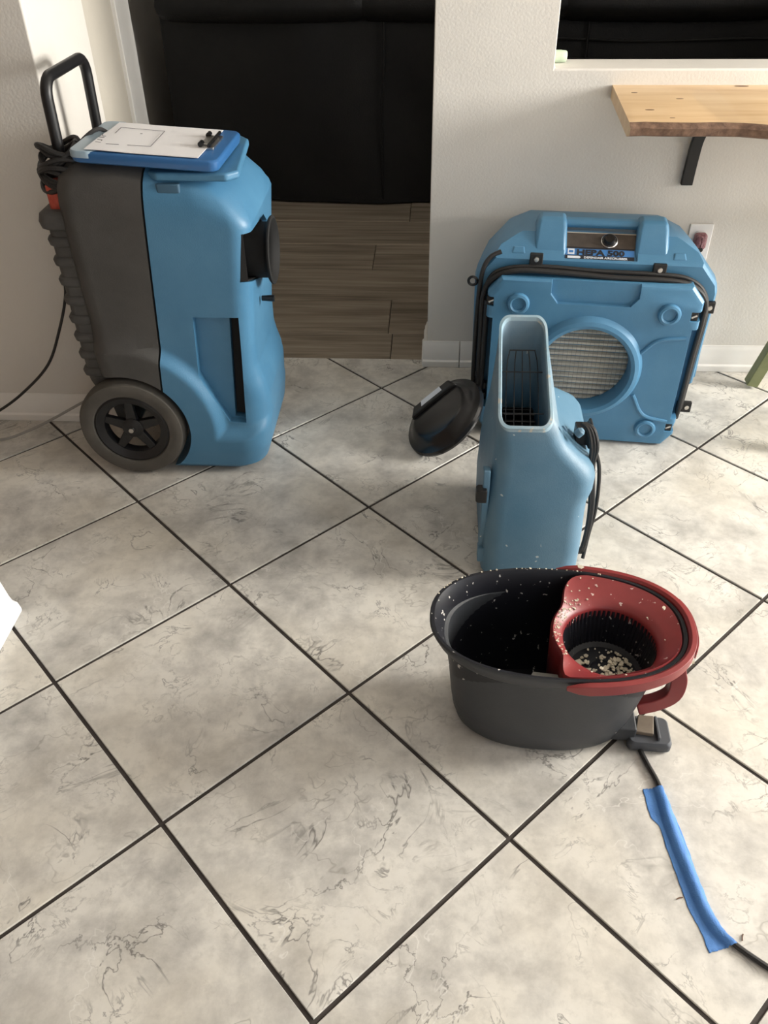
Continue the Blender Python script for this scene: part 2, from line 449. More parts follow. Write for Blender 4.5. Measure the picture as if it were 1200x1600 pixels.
# baseboards: moulded profile (distance from the wall, height)
BP = [(0, 0), (.017, 0), (.018, .004), (.018, .022), (.012, .027), (.012, .060), (.009, .066), (.009, .076), (.005, .084), (.003, .094), (0, .094)]
def board(bm, x0, x1, y): return prism(BP, lambda p, q, t: (t, y-p, q), x0, x1, bm)
b = struct('baseboard_back', board(bmesh.new(), .1355, .262, YW), M['trim'], 'white moulded baseboard at the foot of the back wall', bevel=.0012, seg=1)
obj('board_length', board(bmesh.new(), .2645, 4.2, YW), M['trim'], b, bevel=.0012, seg=1)
obj('board_return', prism(BP, lambda p, q, t: (.150-p, t, q), YW-.001, 1.615, bmesh.new()), M['trim'], b, bevel=.0012, seg=1)
struct('baseboard_left', board(bmesh.new(), -2.6, -.805, 1.07), M['trim'], 'white moulded baseboard behind the dehumidifier', bevel=.0012, seg=1)
struct('baseboard_passage', prism(BP, lambda p, q, t: (-.822+p, t, q), 1.07, 1.867, bmesh.new()), M['trim'], 'white baseboard along the passage side', bevel=.0012, seg=1)
# white moulded plinth just entering the picture at the left edge
struct('trim_2', prism([(-1.25, 0), (-.807, 0), (-.807, .012), (-.811, .03), (-.822, .036), (-.826, .05), (-.834, .10), (-.84, .12), (-1.25, .12)], XZ, -1.6, .215), M['white'], 'white moulded plinth end at the left edge of the floor', bevel=.004, seg=2)

# ================================================================== BLACK SOFA beyond
sf = thing('sofa', 'long black leather sofa standing in the dark room beyond', 'sofa', (.7, 3.5, 0))
def sofa_back():
    """the hanging rear skin, pleated a little, with a hem that curves up at the left end"""
    nx, nz = 120, 30; F = []; 
    for j in range(nz+1):
        row = []
        for i in range(nx+1):
            x = -1.14+3.8*i/nx; t = j/nz
            hem = .012 + .06*sstep(-.55, -1.2, x)
            z = lerp(hem, .98, t)
            y = 3.14 + .012*math.sin(x*9+2*t)*(1-t) + .05*t + .10*sstep(-.45, -1.2, x)
            y += .010*noise.noise(V(x*5, t*3, 0))
            row.append(V(x, y, z))
        F.append(row)
    fr = loft(F, closed=False)
    G = bmesh.ops.extrude_face_region(fr, geom=fr.faces[:])
    for v in [g for g in G['geom'] if isinstance(g, bmesh.types.BMVert)]: v.co.y += .10
    return fr
obj('back_cover', sofa_back(), M['leather'], sf, world=True)
obj('frame', Box(-1.0, 2.6, 3.42, 4.0, .05, .42), M['leather'], sf, bevel=.03, world=True)
for k in range(4):
    x0 = -1.08+.905*k
    obj('back_cushion', loft([rrect(x0+.01+d, x0+.895-d, 3.26, 3.58, .06, z) for z, d in ((.50, .03), (.53, .0), (.72, 0), (.93, 0), (1.0, .01), (1.04, .05))]), M['leather'], sf, world=True)
    obj('seat_cushion', loft([rrect(x0+.01, x0+.895, 3.58, 4.1, .06, z) for z in (.42, .44, .54, .56)]), M['leather'], sf, bevel=.01, world=True)
    # padded head rolls folded over the back, each with a stitched crease
    obj('head_roll', tube([(x0+.03, 3.185, .885), (x0+.06, 3.165, .88), (x0+.45, 3.155, .875), (x0+.84, 3.165, .88), (x0+.875, 3.185, .885)], .07, 14, 5, radii=lambda t: .07*min(1, .55+6*min(t, 1-t))), M['leather'], sf, world=True)
for z in (.735, .655):
    obj('seam', tube([(.45+x*.3, 3.163-.0*x, z+.006*math.sin(x*2.1)) for x in range(8)], .006, 6, 3), M['leather'], sf, world=True)
for x in (-.09, .83, 1.72):
    obj('seam', tube([(x, 3.172, .97), (x+.01, 3.155, .7), (x-.005, 3.14, .4), (x, 3.13, .03)], .006, 6, 3), M['leather'], sf, world=True)
for sx in (-.95, 2.55):
    obj('arm', loft([rrect(sx-.12, sx+.12, 3.35, 4.1, .08, z) for z in (.03, .06, .55, .64, .66)]), M['leather'], sf, bevel=.02, world=True)

# ================================================================== SHELF
sh = thing('wall_shelf', 'live-edge pine shelf on a black bracket under the pass-through', 'shelf', (.95, YW, .862))
def shelf():
    rows = []
    n = 40
    for i in range(n+1):
        t = i/n; x0 = lerp(.656, 2.2, t)
        fx = lerp(.632, 2.2, t)
        fy = 1.040+.010*math.sin(t*17)+.006*math.sin(t*41+1)+.004*noise.noise(V(t*30, 0, 0))-.012*math.exp(-((t-.25)/.08)**2)
        ang = .010*noise.noise(V(t*25, 3, 0))
        rows.append([V(x0, YW, .897), V(fx, fy+.012, .897), V(fx+.002, fy-.004+ang, .886), V(fx+.003, fy+.002, .868), V(fx, fy+.02, .862), V(x0, YW, .862)])
    bm = loft(rows)
    bmesh.ops.recalc_face_normals(bm, faces=bm.faces)
    for f in bm.faces:
        c = f.calc_center_median()
        f.material_index = 1 if (c.y < 1.062 and len(f.verts) == 4 and c.z < .8965) else 0
    return bm
obj('board', shelf(), [M['pine'], M['bark']], sh, world=True)
for kx, ky, kr in ((.70, 1.37, .005), (.807, 1.30, .006), (.705, 1.18, .007), (1.075, 1.26, .020), (1.01, 1.45, .012), (.745, 1.10, .004)):
    k = lathe([(0, .0006), (kr, .0004), (kr*1.05, 0), (kr*1.05, -.002)], 14, Matrix.Translation((kx, ky, .8972)) @ Matrix.Diagonal((1.6, .6, 1, 1)))
    obj('knot', k, M['knot'], sh, world=True)
br = obj('bracket', tube([(.917, YW-.008, .626), (.917, YW-.016, .70), (.917, YW-.034, .765), (.916, 1.36, .828), (.912, 1.26, .852), (.908, 1.16, .858)], 0, sub=5, sec=[(-.017, -.007), (.017, -.007), (.017, .007), (-.017, .007)], up=(0, .6, .8)), M['iron'], sh, bevel=.002, seg=2, world=True)
obj('bracket_foot', Box(.903, .937, YW-.016, YW-.0005, .615, .665), M['iron'], br, bevel=.004, world=True)
for dx in (-.019, .019):
    obj('bolt', cyl((.920+dx, YW, .655), (.920+dx, YW-.012, .655), .005, n=10), M['iron'], br, world=True)
obj('screw', cyl((1.06, 1.08, .862), (1.06, 1.08, .853), .006, n=10), M['iron'], sh, world=True)

# pale green tube on the sill
g = thing('plastic_tube', 'pale green plastic tube lying on the pass-through sill', 'tube', (.50, 1.545, .939))
obj('barrel', lathe([(0, -.03), (.015, -.03), (.0165, -.028), (.0165, .012)], 20, Matrix.Translation((.502, 1.545, .9555)) @ Matrix.Rotation(PI/2, 4, 'Y')), M['pale_green'], g, world=True)
obj('cap', lathe([(.0160, .012), (.0150, .024), (.0125, .028), (0, .029)], 20, Matrix.Translation((.502, 1.545, .9555)) @ Matrix.Rotation(PI/2, 4, 'Y')), M['pale_green'], g, world=True)

# wall outlet and what is plugged into it
ou = thing('wall_outlet', 'white wall outlet plate right above the air scrubber', 'outlet', (.993, YW, .447))
obj('plate', Box(.957, 1.029, YW-.006, YW-.0004, .388, .507), M['white'], ou, bevel=.003, world=True)
for z in (.425, .47):
    obj('socket', loft([rrect(.976, 1.010, z-.015, z+.015, .010, t) for t in (0, .003)]), M['white'], ou, smooth=35).matrix_basis = Matrix.Translation(-Vector((.993, YW, .447))) @ Matrix(((1, 0, 0, 0), (0, 0, -1, YW-.006), (0, 1, 0, 0), (0, 0, 0, 1)))
pl = thing('plug', 'mottled red-brown plug pushed into the white wall outlet', 'plug', (.995, YW-.009, .45))
obj('plug_body', loft([rrect(.974+d, 1.012-d, .432+d, .482-d, .010, t) for t, d in ((.0, 0), (.012, .0), (.020, .004), (.024, .010))]), M['plug'], pl).matrix_basis = Matrix.Translation(-Vector((.995, YW-.009, .45))) @ Matrix(((1, 0, 0, 0), (0, 0, -1, YW-.0095), (0, 1, 0, 0), (0, 0, 0, 1)))
obj('plug_base', cyl((.995, YW-.010, .437), (.995, YW-.032, .434), .011, .008, 14), M['black'], pl, world=True)

# green stool at the right edge
st = thing('stool', 'green painted wooden stool with splayed leg at the right edge', 'stool', (1.50, 1.16, 0))
for sx, sy in ((-1, 1), (1, 1), (-1, -1), (1, -1)):
    fx, fy, tx, ty = 1.50+sx*.265, 1.16+sy*.19, 1.50+sx*.14, 1.16+sy*.12
    lg = obj('leg', tube([(fx, fy, .012), (tx, ty, .62)], 0, sub=1, sec=[(-.019, -.019), (.019, -.019), (.019, .019), (-.019, .019)], up=(0, 1, 0)), M['green'], st, bevel=.003, world=True)
    obj('foot_cap', cyl((fx-.004, fy, .0), (fx, fy, .014), .028, .024, 14), M['foot'], lg, world=True)
obj('seat', loft([rrect(1.33, 1.67, 1.0, 1.32, .05, z) for z in (.62, .65)]), M['green'], st, bevel=.008, world=True)
for sy in (-1, 1):
    obj('rail', tube([(1.50-.215, 1.16+sy*.162, .255), (1.50+.215, 1.16+sy*.162, .255)], .011, 10, 1), M['green'], st, world=True)

# ================================================================== DEHUMIDIFIER
D = thing('dehumidifier', 'tall blue and charcoal dehumidifier on wheels with a black handle', 'dehumidifier', (-.53, .99, 0))
LV = [(.012, -.70, -.345, .836, .05), (.03, -.71, -.312, .818, .07), (.08, -.72, -.296, .809, .075), (.16, -.725, -.288, .807, .07), (.235, -.73, -.286, .807, .065),
      (.27, -.735, -.292, .807, .06), (.30, -.74, -.302, .807, .055), (.33, -.742, -.309, .807, .05), (.40, -.745, -.309, .806, .048), (.52, -.745, -.299, .802, .046),
      (.60, -.745, -.292, .799, .046), (.70, -.745, -.284, .796, .045), (.755, -.745, -.282, .796, .045), (.785, -.742, -.286, .799, .045), (.81, -.735, -.298, .808, .05), (.828, -.72, -.318, .826, .06), (.838, -.70, -.345, .85, .06)]
WX, WZ, WR = -.676, .151, .150
def lv(z):
    for a, b in zip(LV, LV[1:]):
        if a[0] <= z <= b[0]:
            t = (z-a[0])/(b[0]-a[0]); return [lerp(p, q, t) for p, q in zip(a, b)]
    return list(LV[-1])
def rrect2(x0, x1, y0, y1, r, z, n=7, ns=52):
    l = rrect(x0, x1, y0, y1, r, z, n); out = []
    for i, p in enumerate(l):
        q = l[(i+1) % len(l)]; out.append(p)
        if (q-p).length > .09:
            m_ = ns if abs(q.x-p.x) > .05 else 10
            out += [p.lerp(q, k/m_) for k in range(1, m_)]
    return out
def body_loops():
    zs = [.012, .02, .03, .045] + [.055+.007*k for k in range(50)] + [.45, .52, .60, .66, .70, .73, .755, .77, .785, .798, .81, .82, .828, .834, .838]
    out = []
    for z in zs:
        _, x0, x1, y0, r = lv(z)
        l = rrect2(x0, x1, y0, 1.98-y0, r, z)
        w_ = sstep(.68, .81, z)
        for p in l:
            if z < .5:     # skirt: bulges round the wheel arch and along the bottom
                d = math.hypot(p.x-WX, p.z-WZ)
                k = max(sstep(.272, .236, d), sstep(.158, .115, p.z - .02*sstep(-.36, -.30, p.x)))
                p.y -= .025*k*(1 if p.y < .99 else -1)*min(1, abs(p.y-.99)/.15)
            p.z += w_*(.022*sstep(-.42, -.60, p.x) - .062*sstep(-.43, -.27, p.x))
        out.append(l)
    return out
def bay_loop(d, y):   # outline of the side bay, shrunk by d
    P = [(-.455, .487), (-.466, .316), (-.398, .168), (-.20, .168), (-.20, .487)]
    P = [(-.455+d, .487-d), (-.466+d, .316), (-.398+d*.6, .168+d), (-.20, .168+d), (-.20, .487-d)]
    return [V(p, y, q) for p, q in P]
body = loft(body_loops())
bmesh.ops.triangulate(body, faces=[f for f in body.faces if len(f.verts) > 4])
cutters = [
    cyl((WX, .70, WZ), (WX, 1.3, WZ), WR+.018, n=64),
    Box(-.90, WX, .70, 1.3, -.05, WZ+.02),
    prism([(-.455, .487), (-.466, .316), (-.398, .170), (-.352, .166), (-.336, .487)], XZ, .70, .832),
    prism([(-.366, .480), (-.3865, .174), (-.354, .170), (-.338, .480)], XZ, .80, .93),
    prism([(.804, .583), (.98, .526), (1.05, .545), (1.06, .65), (1.01, .683), (.804, .704)], YZ, -.372, -.15),
]
body = cut(body, cutters)
s_co = V(-.522, 0, .858); s_no = V(.558, 0, -.043).normalized()
front = bisect(body, s_co + s_no*.0028, -s_no); back = bisect(body, s_co - s_no*.0028, s_no); body.free()
obj('front_shell', front, M['blue'], D, world=True, smooth=32)
obj('rear_shell', back, M['grey'], D, world=True, smooth=32)
obj('bay_slot_shade', prism([(-.364, .476), (-.384, .180), (-.357, .176), (-.340, .476)], XZ, .845, .925), M['black_matt'], D, world=True)  # black insert standing in for the shade deep in the slot
du = cut(prism([(.806, .585), (.98, .528), (1.048, .547), (1.058, .649), (1.009, .681), (.806, .702)], YZ, -.371, -.300),
         [prism([(.809, .588), (.98, .531), (1.045, .550), (1.055, .647), (1.008, .678), (.809, .699)], YZ, -.366, -.15)])
obj('duct_housing', du, M['black'], D, world=True)
MX = lambda x, y, z: Matrix.Translation((x, y, z)) @ Matrix.Rotation(PI/2, 4, 'Y')
obj('outlet_collar', lathe([(.070, -.10), (.070, .006), (.082, .012), (.086, .016), (.086, .020), (.080, .022), (.066, .010), (.062, .0), (.062, -.10)], 40, MX(-.274, .945, .612)), M['black_matt'], D, world=True)
# front latch knob
kn = obj('latch_knob', cyl((-.296, .93, .485), (-.262, .93, .485), .007, .009, 12), M['black'], D, world=True)
obj('knob_wing', Box(-.266, -.250, .922, .938, .470, .500), M['black'], kn, bevel=.004, world=True)
# raised lid on the top
tp = [(-.512, .826), (-.49, .806), (-.322, .803), (-.296, .830), (-.322, 1.10), (-.36, 1.15), (-.512, 1.15)]
lid = obj('top_lid', prism(tp, XY, .826, .846), M['blue'], D, bevel=.007, world=True)
obj('lid_slot_shade', prism([(-.385, .865), (-.335, .862), (-.342, .905)], XY, .8455, .8468), M['black'], lid, world=True)  # flat black inset painting the dark of an open hole
obj('finger_pad', loft([rrect(-.492, -.435, .802, .818, .006, z) for z in (.800, .8215)]), M['blue_dark'], D, bevel=.003, world=True)
# ribbed column at the rear
col = obj('rear_column', loft([rrect(x0, -.72, .826, 1.154, .022, z) for z, x0 in ((.25, -.772), (.28, -.784), (.30, -.787), (.70, -.791), (.71, -.791))]), M['grey'], D, bevel=.006, world=True)
for k in range(8):
    z = .672-.052*k
    obj('rib', loft([rrect(-.798+d+.003*k/7, -.725, .819+d, 1.161-d, .022, z+dz) for dz, d in ((-.014, .008), (-.008, .002), (.006, .0), (.012, .003), (.015, .008))]), M['grey'], D, world=True, smooth=60)
obj('column_cap', loft([rrect(-.806+d, -.72, .812+d, 1.168-d, .024, z) for z, d in ((.700, .014), (.708, .003), (.725, 0), (.742, .004), (.750, .016))]), M['grey'], D, world=True, smooth=60)
obj('rear_foot', prism([(-.768, .285), (-.73, .285), (-.70, .10), (-.735, .10)], XZ, .86, 1.12), M['grey'], D, bevel=.006, world=True)
# handle: bent tube, legs on both sides
HP = []
def arc(c, a0, a1, r, n=6): return [(c[0]+r*math.cos(math.radians(lerp(a0, a1, k/n))), c[1]+r*math.sin(math.radians(lerp(a0, a1, k/n)))) for k in range(n+1)]
for y, z in [(.885, .62), (.885, .99)][:1] + arc((.925, .985), 180, 90, .042) + arc((1.115, .985), 90, 0, .042) + [(1.157, .62)]:
    HP.append((-.736+.02*(z-.85), y, z))
hd = obj('handle', tube(HP, .0135, 14, 1), M['black'], D, world=True)
for y in (.885, 1.157):
    obj('handle_clamp', loft([rrect(-.762, -.715, y-.024, y+.024, .012, z) for z in (.70, .77)]), M['black'], D, bevel=.003, world=True)
obj('tag_tape', loft([rrect(-.775, -.730, .838, .905, .01, z) for z in (.748, .805)]), M['redtag'], D, bevel=.002, world=True)
# cord bundle hung at the near leg
random.seed(3)
for k in range(11):
    cz = .885-.009*k + random.uniform(-.006, .006); tilt = random.uniform(-.25, .25); R_ = random.uniform(.036, .052)
    P = [(-.735+R_*1.15*math.cos(a), .885+R_*math.sin(a), cz+tilt*R_*math.cos(a)+.012*math.sin(2*a+k)) for a in [2*PI*i/14 for i in range(15)]]
    obj('cord_loop', tube(P, .0065, 8, 2), M['rubber'], D, world=True)
obj('cord_loop', tube([(-.74, .90, .83), (-.69, .92, .885), (-.655, .95, .905), (-.64, .99, .88)], .005, 8), M['rubber'], D, world=True)
obj('power_cord', tube([(-.75, .93, .84), (-.80, .97, .70), (-.845, .985, .55), (-.859, .98, .461), (-.902, .97, .354), (-.961, .97, .25), (-1.053, .97, .162), (-1.153, .965, .092), (-1.30, .95, .02), (-1.5, .93, .006)], .0042, 8), M['rubber'], D, world=True)
obj('drain_hose', tube([(-.72, .96, .20), (-.80, .955, .176), (-.876, .95, .137), (-.99, .945, .074), (-1.07, .94, .036), (-1.16, .935, .006), (-1.3, .93, .005)], .0042, 8), M['hose'], D, world=True)
# wheels
def wheel(y, s):
    R0 = Matrix.Translation((WX, y, WZ)) @ Matrix.Rotation(s*PI/2, 4, 'X')
    t = obj('wheel', lathe([(.108, -.026), (.128, -.030), (.143, -.026), (.150, -.012), (.150, .012), (.143, .026), (.128, .030), (.108, .026), (.104, .018), (.104, -.018), (.108, -.026)], 56, R0), M['tire'], D, world=True)
    obj('rim', lathe([(.105, -.020), (.105, .022), (.100, .024), (.080, .014), (.077, .006), (.077, -.012), (.084, -.018), (.105, -.020)], 48, R0), M['black'], t)
    obj('hub', lathe([(.0, -.02), (.022, -.02), (.030, .010), (.030, .014), (.018, .020), (0, .021)], 24, R0), M['black'], t)
    obj('axle_end', lathe([(.007, .018), (.007, .030), (0, .031)], 12, R0), M['steel'], t)
    for k in range(5):
        a = 2*PI*k/5+.3
        sp = prism([(.020, -.016), (.080, -.011), (.080, .011), (.020, .016)], XY, -.004, .012)
        sp.transform(R0 @ Matrix.Rotation(a, 4, 'Z'))
        obj('spoke', sp, M['black'], t, bevel=.002, seg=1)
    inv = Matrix.Translation(-D.location)
    for o in [t]+list(t.children):
        if o is not t: o.data.transform(inv)
wheel(.806, 1); wheel(1.174, -1)
obj('axle', cyl((WX, .80, WZ), (WX, 1.18, WZ), .010, n=14), M['steel'], D, world=True)

# ---- clipboard and sheet
cb_top = .886; cx0, cy0 = -.507, .930
ca = math.radians(-1.5)
K = thing('clipboard', 'blue storage clipboard lying tilted on top of the dehumidifier', 'clipboard', (cx0, cy0, .8585), ca)
K.rotation_euler[1] = .058
Lc, Wc = .173, .132
obj('box', loft([rrect(-Lc+d, Lc-d, -Wc+d, Wc-d, .022, z) for z, d in ((.0, .006), (.003, .002), (.012, .0), (.022, .0), (.026, .003), (.027, .006))]), M['clip_blue'], K, smooth=40)
obj('end_cover', loft([rrect(-Lc-.0015+d, -Lc+.062, -Wc-.0015+d, Wc+.0015-d, .022, z) for z, d in ((.013, .0), (.024, .0), (.0278, .002), (.0285, .006))]), M['clip_clear'], K, smooth=40)
cl = obj('clip', Box(.124, .146, -.052, .052, .0272, .0335), M['steel'], K, bevel=.0012)
obj('clip_lever', prism([(.110, .0345), (.116, .0352), (.138, .0345), (.144, .0385), (.138, .0365), (.116, .0372)], lambda p, q, t: (p, t, q), -.036, .036), M['steel'], cl)
obj('clip_rod', cyl((.136, -.058, .0385), (.136, .058, .0385), .0042, n=12), M['black_gloss'], cl)
for sy in (-1, 1):
    obj('clip_spring', cyl((.114, sy*.030, .0375), (.114, sy*.048, .0375), .006, n=12), M['black_gloss'], cl)
PS = thing('paper_sheet', 'white paper with a pencilled floor plan clipped on the clipboard', 'paper', (cx0+.0016, cy0, .8868), ca)
PS.rotation_euler[1] = .058
def sheet():
    rows = []
    for i in range(17):
        x = lerp(-.136, .128, i/16)
        rows.append([V(x+.004*(j/8), lerp(-.126, .112, j/8), .0004+.0022*sstep(.05, -.158, x)*(.5+.5*math.sin(j*.7))+.0012*math.sin(i*.6)*sstep(.1, -.1, x)**2*.5+.0006) for j in range(9)])
    b = loft(rows, closed=False)
    G = bmesh.ops.extrude_face_region(b, geom=b.faces[:])
    for v in [g for g in G['geom'] if isinstance(g, bmesh.types.BMVert)]: v.co.z += .0012
    return b
obj('sheet', sheet(), M['paper'], PS)
lines = bmesh.new()
def pen(pts, wd=.0007):
    for (x0, y0), (x1, y1) in zip(pts, pts[1:]):
        d = V(x1-x0, y1-y0); n_ = V(-d.y, d.x).normalized()*wd
        z0, z1 = .0044, .0050
        prism([(x0+n_.x, y0+n_.y), (x1+n_.x, y1+n_.y), (x1-n_.x, y1-n_.y), (x0-n_.x, y0-n_.y)], XY, z0, z1, lines)
pen([(-.108, .01), (-.110, .062), (.00, .056), (.004, -.075), (-.05, -.078)]); pen([(-.07, -.078), (-.1, -.08)])
pen([(-.135, .0), (-.128, -.02), (-.12, -.02)]); pen([(-.135, -.03), (-.12, -.032)]); pen([(-.13, -.05), (-.118, -.052), (-.118, -.06)]); pen([(-.128, -.07), (-.115, -.072)])
pen([(-.05, .02), (-.045, .022)])
obj('pencil_plan', lines, M['ink'], PS, smooth=0)

# ================================================================== AIR SCRUBBER
th = math.radians(-5.4)
P0 = V(.857, .978, 0) + V(math.cos(th), math.sin(th), 0)*(-.255)
H = thing('air_scrubber', 'square blue air scrubber standing against the back wall', 'air scrubber', P0, th)
# main shell (behind the cover): outline extruded back, top front edge cut to a slope
oc = [(-.285, .018), (.285, .018), (.300, .04), (.300, .175), (.322, .19), (.328, .47), (.322, .495), (.262, .566), (.205, .592), (-.205, .592), (-.262, .566), (-.322, .495), (-.328, .47), (-.322, .19), (-.300, .175), (-.300, .04)]
sh_bm = bmesh.new()
def scaled(y, k): return [V(x*k, y, .30+(z-.30)*k) for x, z in oc]
sh_bm = loft([scaled(.055, .985), scaled(.066, 1.005), scaled(.12, 1.012), scaled(.22, .985), scaled(.34, .945), scaled(.385, .91), scaled(.40, .87)])
sh_bm = bisect(sh_bm, V(0, .060, .546), V(0, -.585, .81).normalized())
# label / control recess
body_h = cut(sh_bm, [prism([(-.092, -.036), (.104, -.036), (.104, .052), (-.092, .052)], lambda p, q, t: (p, .091+q*.81-t*.585, .569+q*.585+t*.81), -.008, .08)])
obj('shell', body_h, M['blue'], H, bevel=.008, seg=2)
# handle posts and grip
for sx, cx_ in ((-1, -.130), (1, .142)):
    obj('handle_post', loft([[V(cx_+(x-cx_)*k, y, z) for x, y, z in ((cx_-.042, y0, z), (cx_+.042, y0, z), (cx_+.042, y1, z), (cx_-.042, y1, z))] for z, k, y0, y1 in ((.50, 1.12, .066, .30), (.555, 1.08, .076, .28), (.612, .98, .120, .20), (.632, .88, .135, .185))]), M['blue'], H, bevel=.012, seg=3)
obj('handle_grip', loft([[V(x, y, z) for y, z in ((.150, .600), (.143, .612), (.150, .623), (.172, .624), (.182, .614), (.176, .600))] for x in (-.10, .11)]), M['blue'], H, bevel=.005)
# front filter cover with chamfered corners, recess, knobs and ring
cov = [(-.262, .004), (.262, .004), (.29, .042), (.29, .465), (.255, .507), (-.255, .507), (-.29, .465), (-.29, .042)]
def coff(y, d): return [V(x-math.copysign(d, x), y, z + (d if z < .25 else -d)) for x, z in cov]
cbm = loft([coff(.048, .0), coff(.012, 0), coff(.003, .005), coff(0, .012)])
cbm = cut(cbm, [cyl((0, -.1, .250), (0, .2, .250), .127, n=56),
    prism([(-.118, .53), (-.118, .468), (-.098, .443), (.098, .443), (.118, .468), (.118, .53)], XZ, -.05, .012),
    Box(-.30, -.272, -.05, .055, .425, .452), Box(.262, .30, -.05, .055, .41, .437), Box(.262, .30, -.05, .055, .055, .082),
    Box(.272, .30, -.05, .055, .10, .385), Box(-.30, -.272, -.05, .055, .10, .39)])
cover = obj('front_cover', cbm, M['blue'], H, bevel=.005, seg=2)
RY = lambda x, y, z: Matrix.Translation((x, y, z)) @ Matrix.Rotation(PI/2, 4, 'X')
obj('inlet_ring', lathe([(.126, -.045), (.126, .008), (.130, .017), (.140, .021), (.151, .017), (.158, .006), (.164, -.004)], 64, RY(0, 0, .250)), M['blue'], cover)
for x, z in ((-.204, .438), (.204, .428), (.204, .062), (-.204, .062)):
    k_ = obj('cover_knob', lathe([(.031, -.004), (.031, .004), (.028, .010), (.022, .012), (.018, .009), (.017, .004), (0, .003)], 32, RY(x, 0, z)), M['blue'], cover)
for sgn, z0, z1 in ((1, .315, .36), (1, .165, .09)):       # raised ribs sweeping off the ring
    obj('cover_rib', tube([(sgn*.150, .0, lerp(.25, z0, .9)), (sgn*.19, -.001, z0+(z1-z0)*.75), (sgn*.262, .0, z1)], .006, 8, 6), M['blue'], cover)
for x, z in ((.270, .423), (.270, .068), (-.280, .438)):
    h_ = obj('hinge_block', Box(x-.012, x+.012, .006, .05, z-.013, z+.013), M['black'], cover, bevel=.002)
    obj('hinge_pin', cyl((x-.006, .004, z-.003), (x+.008, .007, z+.003), .0035, n=10), M['steel'], h_)
# filter behind the hole: pleats with a mesh in front
pleat = bmesh.new()
for k in range(15):
    z = .118+.0178*k
    prism([(.060, z), (.044, z+.006), (.044, z+.0125), (.060, z+.0178)], YZ, -.135, .135, pleat)
obj('filter', pleat, M['filter'], H, smooth=0)
mesh_b = bmesh.new()
for k in range(-10, 11):
    h_ = math.sqrt(max(0, .128**2-(k*.0122)**2))
    box(mesh_b, k*.0122-.0004, k*.0122+.0004, .0405, .0412, .25-h_, .25+h_)
for k in range(-8, 9):
    h_ = math.sqrt(max(0, .128**2-(k*.0155)**2))
    box(mesh_b, -h_, h_, .0412, .0419, .25+k*.0155-.0004, .25+k*.0155+.0004)
obj('filter_mesh', mesh_b, M['wire'], H, smooth=0)
# control panel and label in the recess: frame (p along x, q up the slope, t outward)
u_ = V(0, .81, .585).normalized(); nn = V(0, -.585, .81).normalized(); o_ = V(.006, .091, .569)
def SL(p, q, t): return tuple(V(p, 0, 0) + o_ + u_*q + nn*(t-.0075))
cp = obj('control_panel', prism([(-.094, .004), (.094, .004), (.094, .048), (-.094, .048)], SL, 0, .002), M['ctrl'], H)
obj('panel_trim', prism([(-.096, .0475), (.096, .0475), (.096, .050), (-.096, .050)], SL, 0, .003), M['steel'], cp)
dial = obj('dial', lathe([(.021, 0), (.021, .003), (.016, .006), (.0125, .014), (.0, .014)], 28, Matrix(((1, 0, 0, o_.x+.022), (0, u_.y, nn.y, o_.y+u_.y*.026-nn.y*.0055), (0, u_.z, nn.z, o_.z+u_.z*.026-nn.z*.0055), (0, 0, 0, 1)))), M['black_gloss'], cp)
obj('dial_ring', lathe([(.0215, 0), (.0225, .002), (.0205, .0035), (.0205, 0)], 28, Matrix(((1, 0, 0, o_.x+.022), (0, u_.y, nn.y, o_.y+u_.y*.026-nn.y*.0055), (0, u_.z, nn.z, o_.z+u_.z*.026-nn.z*.0055), (0, 0, 0, 1)))), M['steel'], cp)
lb = obj('name_label', prism([(-.094, -.034), (.090, -.034), (.090, .003), (-.094, .003)], SL, 0, .0018), M['lab_blue'], H)
obj('label_band', prism([(-.094, -.034), (.090, -.034), (.090, -.0215), (-.094, -.0215)], SL, .0018, .0024), M['lab_black'], lb)
obj('label_band', prism([(-.094, -.001), (.090, -.001), (.090, .003), (-.094, .003)], SL, .0018, .0022), M['lab_black'], lb)
obj('label_badge', prism([(-.088, -.019), (-.070, -.019), (-.070, -.002), (-.088, -.002)], SL, .0018, .0022), M['lab_white'], lb)
obj('badge_mark', prism([(-.085, -.014), (-.073, -.014), (-.073, -.007), (-.085, -.007)], SL, .0022, .0025), M['lab_blue'], lb)
def lettering(txt, size, p, q, t, m, parent, xs=1.0, bold=.025):
    cu = bpy.data.curves.new('txt', 'FONT'); cu.body = txt; cu.size = size; cu.extrude = .0004; cu.offset = size*bold
    cu.resolution_u = 2
    to = bpy.data.objects.new('txt', cu); C.objects.link(to)
    dg = bpy.context.evaluated_depsgraph_get(); dg.update()
    me = bpy.data.meshes.new_from_object(to.evaluated_get(dg)); bpy.data.objects.remove(to)
    base = V(p, 0, 0) + o_ + u_*q + nn*(t-.0075)
    me.transform(Matrix(((xs, 0, 0, base.x), (0, u_.y, nn.y, base.y), (0, u_.z, nn.z, base.z), (0, 0, 0, 1))))
    return mobj('lettering', me, m, parent, smooth=0)
lettering('HEPA 500', .0225, -.064, -.0195, .0022, M['lab_black'], lb, 1.36, .045)
lettering('DEFENDAIR AIRSCRUBBER', .0088, -.044, -.0310, .0027, M['lab_white'], lb, 1.12)
obj('badge_mark', prism([(-.088, -.0315), (-.056, -.0315), (-.052, -.028), (-.056, -.0245), (-.088, -.0245)], SL, .0024, .0028), M['lab_white'], lb)
# dimples on the shoulders
for sx in (-1, 1):
    obj('shoulder_boss', loft([[V(sx*.215+a*k, .080+b*.8*k-.61*d, .553+b*.61*k+.8*d) for a, b in ((-.020, -.010), (.020, -.010), (.016, .014), (-.016, .014))] for k, d in ((1.1, -.006), (1.0, .005), (.75, .008))]), M['blue'], H, bevel=.003)
